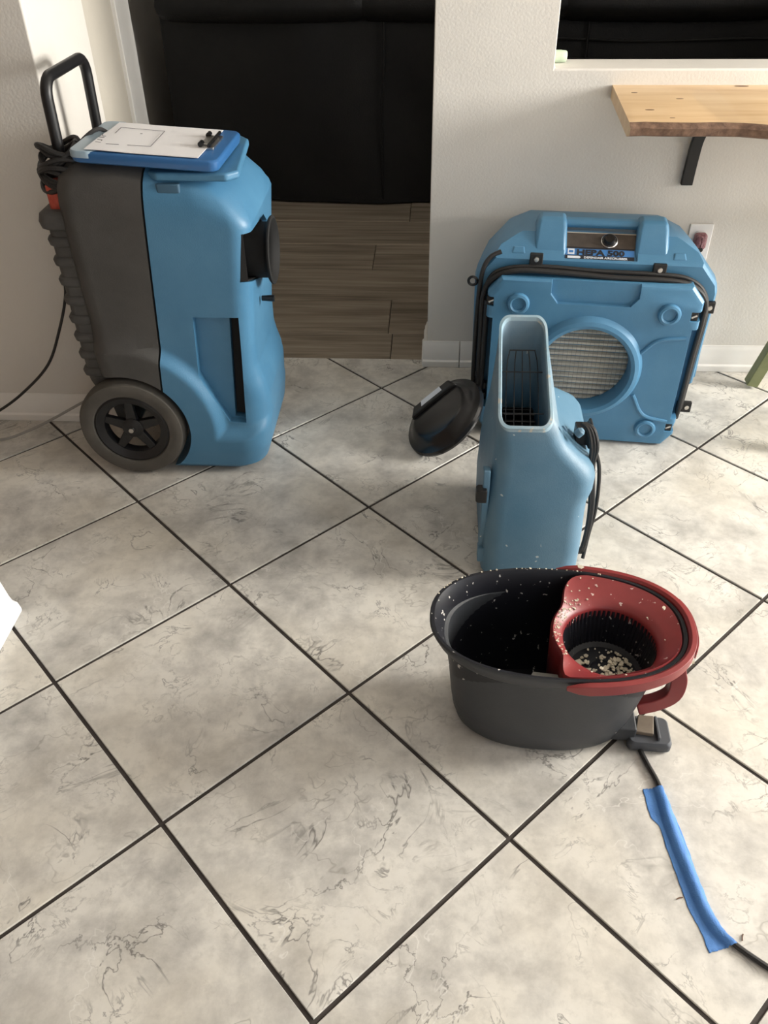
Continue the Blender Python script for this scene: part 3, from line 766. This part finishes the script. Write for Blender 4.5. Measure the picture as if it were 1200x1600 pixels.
# cord clamps
def clamp(x, y, z, rot=0):
    c = obj('cord_clamp', Box(x-.018, x+.018, y-.006, y+.006, z-.028, z+.020), M['black'], H, bevel=.003)
    obj('screw', lathe([(0, .004), (.006, .003), (.0075, 0), (.0075, -.002)], 14, RY(x, y-.006, z+.004)), M['steel'], c)
clamp(-.166, .045, .545); clamp(.163, .045, .531)
for x, z in ((.312, .432), (.316, .115)):
    c = obj('cord_clamp', Box(x-.026, x+.018, .046, .060, z-.017, z+.017), M['black'], H, bevel=.003)
    obj('screw', lathe([(0, .004), (.006, .003), (.0075, 0), (.0075, -.002)], 14, RY(x+.004, .046, z)), M['steel'], c)
for z in (.035, .075, .115, .15):
    obj('side_clip', Box(-.318, -.276, .035, .075, z-.011, z+.011), M['black'], H, bevel=.003)
# the cord wound in the channel round the cover
ya = .034
obj('power_cord', tube([(-.302, ya, .13), (-.303, ya, .30), (-.303, ya, .44), (-.275, ya, .495), (-.21, ya-.006, .520), (-.10, ya-.006, .520), (.05, ya-.006, .513), (.17, ya-.006, .513), (.25, ya, .500), (.296, ya, .46), (.302, ya, .40), (.298, ya, .28), (.296, ya, .14), (.296, ya+.01, .08)], .0075, 10), M['rubber'], H)
obj('power_cord', tube([(-.305, ya+.012, .44), (-.27, ya+.01, .508), (-.16, ya+.006, .529), (0, ya+.006, .524), (.15, ya+.006, .523), (.24, ya+.012, .513), (.292, ya+.014, .475), (.31, ya+.014, .41), (.307, ya+.014, .29), (.303, ya+.014, .11)], .0065, 10), M['rubber'], H)
obj('power_cord', tube([(-.316, .046, .12), (-.318, .044, .25), (-.317, .044, .40), (-.310, .05, .50), (-.292, .06, .54), (-.262, .068, .556)], .0065, 10), M['rubber'], H)
obj('power_cord', tube([(-.292, ya-.004, .14), (-.291, ya-.006, .28), (-.291, ya-.004, .43)], .008, 10), M['rubber'], H)
obj('plug_hook', lathe([(.012, -.004), (.016, 0), (.012, .004), (.008, 0), (.012, -.004)], 16, RY(-.335, .05, .475)), M['black'], H)
for z in (.36, .27):
    obj('side_rivet', cyl((.326, .13, z-.02), (.334, .12, z-.02), .006, n=10), M['steel'], H)
obj('side_skid', loft([[V(x, y, z) for y, z in ((.09, .19), (.36, .19), (.36, .40), (.11, .42))] for x in (.31, .335)]), M['blue'], H, bevel=.006)

# ================================================================== BLACK DUCT COVER leaning beside the scrubber
nvec = V(-.637, -.19, .765).normalized()
lc = V(.198, .985, .098)
rotm = nvec.to_track_quat('Z', 'Y').to_matrix().to_4x4()
DC = thing('duct_cover', 'round glossy black plastic cover leaning against the air scrubber', 'cover', (lc.x, lc.y, 0))
R1 = Matrix.Translation(lc) @ rotm
obj('dish', lathe([(0, .020), (.085, .020), (.097, .016), (.112, .002), (.120, -.004), (.134, -.010), (.138, -.018), (.136, -.026), (.128, -.028), (0, -.024)], 56, R1), M['black_gloss'], DC, world=True)
def on_disc(px, py, pz): return R1 @ V(px, py, pz)
R1i = R1.inverted()
# grip ridge and white sticker on the upper left edge
dirl = (R1i.to_3x3() @ V(-.35, .80, .25)); dirl.z = 0; dirl.normalize(); dirt = V(-dirl.y, dirl.x, 0)
rg = bmesh.new()
loft([[R1 @ (dirl*(.062+a)+dirt*b+V(0, 0, z)) for a, b in ((-.02*k, -.085*k), (.016*k, -.07*k), (.016*k, .07*k), (-.02*k, .085*k))] for z, k in ((.010, 1.05), (.026, 1.0), (.030, .92))], bm=rg)
obj('grip_ridge', rg, M['black'], DC, bevel=.004, world=True)
sk = bmesh.new()
loft([[R1 @ (dirl*(.0625+a)+dirt*b+V(0, 0, z)) for a, b in ((-.010, -.040), (.013, -.036), (.013, .036), (-.010, .040))] for z in (.0302, .0308)], bm=sk)
obj('sticker', sk, M['lab_white'], DC, world=True, smooth=0)

# ================================================================== AIR MOVER
A = thing('air_mover', 'scuffed blue air mover standing upright with its outlet facing up', 'air mover', (.42, .57, 0))
def am_loops(inset=0.0):
    out = []
    for z, x0, x1, y0, y1, r, tl in ((.004, .310, .520, .372, .74, .05, 0), (.02, .297, .533, .356, .76, .05, 0), (.10, .296, .535, .362, .78, .045, 0), (.18, .300, .536, .380, .79, .045, 0),
        (.215, .302, .538, .389, .785, .045, 0), (.245, .304, .549, .396, .78, .045, .02), (.275, .307, .552, .405, .77, .045, .05), (.30, .309, .536, .411, .75, .045, .06), (.322, .311, .513, .417, .72, .045, .16), (.345, .313, .488, .423, .69, .042, .36),
        (.368, .315, .468, .428, .66, .036, .62), (.385, .316, .456, .433, .645, .030, .83), (.395, .317, .443, .435, .638, .026, .88), (.400, .317, .438, .436, .634, .024, .90)):
        l = rrect(x0, x1, y0, y1, r, z, 6)
        for p in l:
            p.z += tl*(p.y-y0)
            if z > .3: p.x -= (.08*tl/.9+.30*math.sin(PI*min(1, tl/.9)))*(p.y-y0)*(sstep(.34, .44, p.x))
        out.append(l)
    return out
L_ = am_loops()
def shrink(l, k, dz):
    c = sum(l, V(0, 0, 0))/len(l); return [c+(p-c)*k + V(0, 0, 0)*dz for p in l]
def duct(l, d, depth):
    c = sum(l, V(0, 0, 0))/len(l); ax = V(0, -.30, -1).normalized()*0 + V(0, .10, -1).normalized()
    out = []
    for p in l:
        q = p-c; s = V(q.x, 0, 0); t = q-s
        out.append(c + s*(1-d/.062) + t*(1-d/.13) + ax*depth)
    return out
top = L_[-1]
lip_o = duct(top, -.002, -.006); lip_i = duct(top, .004, -.007)
loops = L_ + [lip_o, lip_i, duct(top, .007, .0), duct(top, .008, .05), duct(top, .012, .14), duct(top, .016, .27)]
hb = loft(loops)
bmesh.ops.recalc_face_normals(hb, faces=hb.faces)
hb.faces.ensure_lookup_table()
nl = len(top)
for k, f in enumerate(hb.faces):
    ring_i = k // nl
    if 12 <= ring_i <= 15: f.material_index = 1
obj('housing', hb, [M['blue_worn'], M['blue_edge']], A, world=True, smooth=40)
# wire grille inside the outlet
gr = bmesh.new()
c_ = sum(top, V(0, 0, 0))/nl; ax = V(0, .10, -1).normalized()
ey = V(0, 1, .90).normalized()
def gp(a, b, d=.048): return c_ + V(a, 0, 0) + ey*b + ax*d
for k in range(5):
    a = (-.036+.018*k)
    tube([gp(a*.8, .098), gp(a, .05), gp(a*1.05, -.11)], .0013, 6, 3, gr)
for b_, wd in ((.098, .030), (.045, .048), (-.055, .050)):
    tube([gp(-wd, b_), gp(wd, b_)], .0015, 6, 1, gr)
obj('outlet_grille', gr, M['black'], A, world=True)
# blower wheel, added in black to darken the depth of the outlet
bw = bmesh.new(); cw = c_ + ax*.20
for k in range(22):
    a = 2*PI*k/22
    m_ = Matrix.Translation(cw) @ Matrix.Rotation(a, 4, 'X') @ Matrix.Translation((0, 0, .072)) @ Matrix.Rotation(.6, 4, 'X')
    box(bw, -.036, .036, -.0015, .0015, -.012, .012, m_)
bl = obj('blower_wheel', cyl(cw-V(.036, 0, 0), cw+V(.036, 0, 0), .062, n=32), M['black_matt'], A, world=True)
obj('blade_ring', bw, M['black'], bl, smooth=0, world=False).data.transform(Matrix.Translation(-A.location))
# motor side (right) with inlet bulge
obj('motor_bulge', loft([[V(x, .60+(.125*k)*math.cos(2*PI*i/40), .155+(.125*k)*math.sin(2*PI*i/40)) for i in range(40)] for x, k in ((.525, 1.0), (.543, .97), (.547, .93), (.547, .80))]), M['blue_worn'], A, world=True, smooth=45)
ig = bmesh.new()
for k in range(4):
    r = .02+.024*k
    tube([(.549, .60+r*math.cos(2*PI*i/24), .155+r*math.sin(2*PI*i/24)) for i in range(25)], .0016, 6, 1, ig)
obj('inlet_grille', ig, M['black'], A, world=True)
# left side: switch, knob and stand strip
obj('side_rail', loft([[V(x, y, z) for y, z in ((.395, .08), (.44, .08), (.45, .29), (.415, .30))] for x in (.289, .306)]), M['blue_worn'], A, bevel=.004, world=True)
sw = obj('switch_knob', loft([[V(x, .412+a*k, .235+b*k) for a, b in ((-.014, -.018), (.014, -.018), (.014, .018), (-.014, .018))] for x, k in ((.300, 1), (.280, 1), (.274, .85))]), M['black'], A, bevel=.003, world=True)
obj('lug', loft([[V(x, .40+a, .065+b) for a, b in ((-.015, -.022), (.015, -.022), (.015, .022), (-.015, .022))] for x in (.287, .305)]), M['blue_worn'], A, bevel=.004, world=True)
for x, y, z in ((.452, .455, .398), (.470, .462, .390), (.486, .470, .376)):
    obj('shoulder_dent', lathe([(0, .002), (.005, .001), (.006, -.003)], 12, Matrix.Translation((x, y, z)) @ Matrix.Rotation(.9, 4, 'Y') @ Matrix.Diagonal((1.8, .5, 1, 1))), M['blue_dark'], A, world=True)
obj('shoulder_nub', lathe([(.010, -.01), (.010, .004), (.006, .009), (0, .010)], 14, Matrix.Translation((.506, .468, .377)) @ Matrix.Rotation(.7, 4, 'Y')), M['blue_worn'], A, world=True)
# cord wrapped on a hook at the right side
obj('cord_hook', loft([[V(x, .52+a*k, .34+b*k) for a, b in ((-.02, -.03), (.02, -.03), (.02, .03), (-.02, .03))] for x, k in ((.505, .8), (.535, .8), (.538, 1.1), (.545, 1.0))]), M['black'], A, bevel=.005, world=True)
for k, off in enumerate((0, .007, .013)):
    obj('power_cord', tube([(.515+off*.5, .50, .38), (.528+off, .485, .372), (.540+off, .475, .33), (.545+off*.6, .48, .27), (.556+off*.5, .46, .18), (.558+off*.4, .455, .09), (.552+off*.3, .46, .02), (.548, .50, .012+off*.4)], .0052, 8), M['rubber'], A, world=True)
obj('power_cord', tube([(.530, .49, .375), (.548, .49, .325), (.568, .49, .27), (.577, .49, .20), (.578, .485, .13), (.570, .475, .07), (.560, .45, .008)], .0048, 8), M['rubber'], A, world=True)

# ================================================================== MOP BUCKET
BC = V(.412, -.032, 0); bang = math.radians(-2.5)
B = thing('mop_bucket', 'dark grey oval mop bucket with red wringer and carry handle', 'bucket', BC, bang)
def sup(a, b, n, z, e=2.35, cx=0.0, cy=0.0):
    out = []
    for k in range(n):
        t = 2*PI*k/n; c, s = math.cos(t), math.sin(t)
        out.append(V(cx+a*math.copysign(abs(c)**(2/e), c), cy+b*math.copysign(abs(s)**(2/e), s), z))
    return out
NB = 72
outer = [(.150, .088, .0, .010), (.162, .100, .004, .010), (.174, .110, .020, .010), (.186, .117, .07, .008), (.196, .122, .14, .005), (.204, .127, .220, .002), (.206, .128, .228, 0), (.222, .138, .236, 0), (.232, .143, .246, 0), (.240, .147, .262, 0), (.243, .148, .270, 0), (.240, .146, .2735, 0), (.234, .141, .273, 0)]
inner = [(.228, .136, .264, 0), (.214, .128, .235, 0), (.198, .119, .15, .004), (.182, .109, .04, .008), (.168, .098, .018, .010)]
ob = loft([sup(a, b_, NB, z, cx=-c) for a, b_, z, c in outer+inner])
bmesh.ops.recalc_face_normals(ob, faces=ob.faces); ob.faces.ensure_lookup_table()
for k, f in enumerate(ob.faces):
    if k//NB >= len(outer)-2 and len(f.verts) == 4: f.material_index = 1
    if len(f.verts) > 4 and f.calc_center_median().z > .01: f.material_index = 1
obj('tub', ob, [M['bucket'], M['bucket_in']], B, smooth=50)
# wringer plate: from the basket hole out to the rim on the right, bulging round the hole on the left
hx, hy = .099, -.026
def rim_dist(phi):
    c, s = math.cos(phi), math.sin(phi); lo, hi = 0, .6
    for _ in range(40):
        m_ = (lo+hi)/2
        x, y = hx+m_*c, hy+m_*s
        if abs(x/.233)**2.35+abs(y/.140)**2.35 < 1: lo = m_
        else: hi = m_
    return lo
def rad(phi):
    d = math.degrees(phi) % 360
    lim = 9
    if 100 < d < 235:
        lim = .112 + .055*sstep(150, 108, d)**1.5 + .035*sstep(205, 232, d)**1.5
    return min(rim_dist(phi), lim)
NP = 96
def wl_loop(f): return [f(2*PI*k/NP) for k in range(NP)]
def pt(r, phi, z): return V(hx+r*math.cos(phi), hy+r*math.sin(phi), z)
wr_b = loft([
    wl_loop(lambda p: pt(min(rad(p), rim_dist(p)-.012)-.006, p, .258 - .11*sstep(102, 122, math.degrees(p) % 360)*sstep(232, 212, math.degrees(p) % 360))),
    wl_loop(lambda p: pt(rad(p)-.001, p, .266)),
    wl_loop(lambda p: pt(rad(p)-.004, p, .2715)),
    wl_loop(lambda p: pt(lerp(.092, rad(p), .75), p, .268)),
    wl_loop(lambda p: pt(lerp(.092, rad(p), .30), p, .262)),
    wl_loop(lambda p: pt(.092, p, .256)), wl_loop(lambda p: pt(.0885, p, .250)), wl_loop(lambda p: pt(.087, p, .22))], cap0=False, cap1=False)
wring = obj('wringer', wr_b, M['red'], B, smooth=50)
md = wring.modifiers.new('thick', 'SOLIDIFY'); md.thickness = .003; md.offset = 0
bk = lathe([(.0868, .248), (.0855, .235), (.077, .19), (.074, .172), (.065, .166), (.030, .163), (.026, .172), (.012, .178), (0, .179)], 120, Matrix.Translation((hx, hy, 0)), mod=lambda r, z, k: (.0013 if k % 2 else -.0013) if r > .068 else 0)
obj('basket', bk, M['bucket_in'], wring, smooth=25)
# carry handle folded round the right half of the rim
hp = []
for k in range(49):
    t = math.radians(lerp(89, -89, k/48)); c, s = math.cos(t), math.sin(t)
    hp.append(V(.250*math.copysign(abs(c)**(2/2.35), c), .155*math.copysign(abs(s)**(2/2.35), s), .262+.006*max(0, math.cos(t))))
ha = obj('carry_handle', tube(hp, 0, sub=1, sec=[(-.007, -.012), (.005, -.013), (.009, -.007), (.008, .008), (.003, .013), (-.007, .012)], up=(0, 0, 1), secscale=lambda t: min(1, .35+22*min(t, 1-t))), M['red_plain'], B, bevel=.002, seg=2)
for k in range(4):
    dz = .259+.0055*k
    obj('grip_line', tube([(.2588*math.cos(t)**(2/2.35), .1638*math.copysign(abs(math.sin(t))**(2/2.35), math.sin(t)), dz) for t in [math.radians(a) for a in range(-18, 30, 6)]], .0014, 6, 2), M['red_plain'], ha)
# pour lip / inner ledge on the front
obj('pour_ledge', prism([(-.055, -.112), (.005, -.118), (.0, -.095), (-.045, -.092)], XY, .226, .229), M['ledge'], B, bevel=.001)
# pedal and its red lever
pd = obj('pedal', loft([rrect(.165+d, .252-d, -.085+d, -.012-d, .012, z) for z, d in ((.001, .003), (.005, 0), (.020, 0), (.026, .004))]), M['pedal'], B, smooth=40)
obj('pedal_plate', prism([(.180, -.062), (.215, -.066), (.222, -.02), (.19, -.02)], XY, .026, .036), M['metal_tan'], pd, bevel=.002)
obj('pedal_rib', Box(.222, .228, -.075, -.02, .026, .036), M['pedal'], pd, bevel=.002)
obj('lever', tube([(.226, -.02, .235), (.236, -.025, .19), (.243, -.03, .16), (.238, -.034, .125), (.212, -.038, .103), (.175, -.042, .090)], 0, sub=4, sec=[(-.016, -.012), (.016, -.012), (.016, .012), (-.016, .012)], up=(0, 1, 0)), M['red_plain'], B, bevel=.003, seg=2)
obj('pedal_arm', Box(.13, .18, -.07, -.02, .012, .05), M['bucket'], B, bevel=.004)

# paint chips lying in the basket and on the wringer (too many to count)
random.seed(11)
def flake(bm, c, r, flat=.35):
    n = random.randint(5, 7); a0 = random.random()*6
    P = [(r*random.uniform(.45, 1.1)*math.cos(a0+2*PI*k/n), r*random.uniform(.45, 1.1)*math.sin(a0+2*PI*k/n)) for k in range(n)]
    m = Matrix.Translation(c) @ Matrix.Rotation(random.uniform(-flat, flat), 4, 'X') @ Matrix.Rotation(random.uniform(-flat, flat), 4, 'Y')
    h = min(.0022, r*.5)
    prism(P, lambda p, q, t: m @ V(p, q, t), 0, h, bm)
ch = bmesh.new(); Rb = Matrix.Translation(BC) @ Matrix.Rotation(bang, 4, 'Z')
for k in range(210):
    a = random.uniform(-2.0, 1.0) if k % 4 else random.uniform(0, 6.28); r = .060*math.sqrt(random.random())
    flake(ch, V(hx+r*math.cos(a), hy+r*math.sin(a), .1665+random.uniform(0, .004)+(.012 if r < .028 else 0)), random.uniform(.0015, .0065), .5)
for c, r in (((hx-.045, hy+.015), .014), ((hx-.035, hy-.005), .012), ((hx-.055, hy-.01), .010)):
    flake(ch, V(c[0], c[1], .171), r, .3)
o = obj('paint_chips', ch, M['chip'], None, smooth=0); o.data.transform(Rb)
tag(o, 'loose cream paint chips scattered in the wringer basket', 'paint chips', kind='stuff')
sp = bmesh.new()
for k in range(150):
    if k < 95:
        p = random.gauss(2.75, .45); q = random.random()**1.3; rr = lerp(.094, rad(p % (2*PI))-.005, q)
        zz = lerp(.2585, .2715, q); flake(sp, pt(rr, p, zz+.0012), random.uniform(.0008, .0032), .2)
    elif k < 115:
        p = random.uniform(0, 2*PI); q = random.random(); rr = lerp(.094, rad(p)-.004, q); flake(sp, pt(rr, p, lerp(.2585, .2715, q)+.0012), random.uniform(.0008, .0025), .2)
    else:
        t = random.uniform(1.2, 2.9); c, s = math.cos(t), math.sin(t)
        flake(sp, V(.239*math.copysign(abs(c)**.85, c), .1445*abs(s)**.85, .2735), random.uniform(.0008, .0026), .3)
for x, y, r in ((.055, .146, .008), (.205, .045, .006), (.235, -.09, .004), (.07, -.118, .004)): flake(sp, V(x, y, .279 if y < .14 else .282), r, .3)
o = obj('paint_splatter', sp, M['chip'], B, smooth=0); o['kind'] = 'stuff'

# ================================================================== CORD AND TAPE ON THE FLOOR
cp_ = [(.586, .02), (.585, -.05), (.592, -.095), (.607, -.155), (.621, -.208), (.626, -.286), (.638, -.372), (.653, -.452), (.679, -.495), (.729, -.536), (.82, -.60), (1.0, -.72), (1.3, -.86)]
fc = obj('floor_cord', tube([(x, y, .0052) for x, y in cp_], .005, 10, 6), M['rubber'])
tag(fc, 'black cord running over the tiles from bucket pedal under blue tape', 'cord')
tL = [(.589, -.211), (.590, -.245), (.593, -.272), (.605, -.290), (.608, -.325), (.613, -.362), (.618, -.402), (.623, -.442), (.633, -.474), (.640, -.515)]
tR = [(.626, -.207), (.632, -.235), (.639, -.272), (.643, -.295), (.648, -.335), (.652, -.378), (.657, -.410), (.661, -.44), (.671, -.476), (.689, -.500)]
cpath = smooth_path([(x, y, 0) for x, y in cp_[2:10]], 20)
rows = []
NT = 60
tLs, tRs = smooth_path([(x, y, 0) for x, y in tL], 7), smooth_path([(x, y, 0) for x, y in tR], 7)
for i in range(len(tLs)):
    a, b = tLs[i], tRs[i]; row = []
    jag = .0015*noise.noise(V(i*.4, 0, 0))
    for j in range(25):
        p = a.lerp(b, j/24)
        d = min((p-c).length for c in cpath)
        z = .0006 + .0098*max(0, 1-(d/.0125)**2)**.8 + .0012*max(0, noise.noise(V(p.x*60, p.y*25, 1)))
        if j in (0, 24): z = .0006
        if i in (0, len(tLs)-1): p = p + V(0, .003*noise.noise(V(j*.9, i, 2)), 0)
        row.append(V(p.x+jag*(j/12-1), p.y, z))
    rows.append(row)
tb = loft(rows, closed=False)
tp_o = obj('masking_tape', tb, M['tape'], smooth=60)
m_ = tp_o.modifiers.new('thick', 'SOLIDIFY'); m_.thickness = .0004; m_.offset = 1
tag(tp_o, 'strip of blue masking tape holding the black cord to the tiles', 'tape')
# crumbs on the floor near the tape
for k, (x, y, a) in enumerate(((.612, -.425, .3), (.702, -.487, 1.2))):
    cr = obj('wood_splinter', tube([(-.006, 0, .0015), (0, .001, .002), (.006, 0, .0015)], .0011, 6, 2), M['knot'])
    cr.location = (x, y, 0); cr.rotation_euler = (0, 0, a)
    tag(cr, ('tiny dark splinter on the tile left of the blue tape', 'tiny dark splinter on the tile beside the cord end')[k], 'splinter')
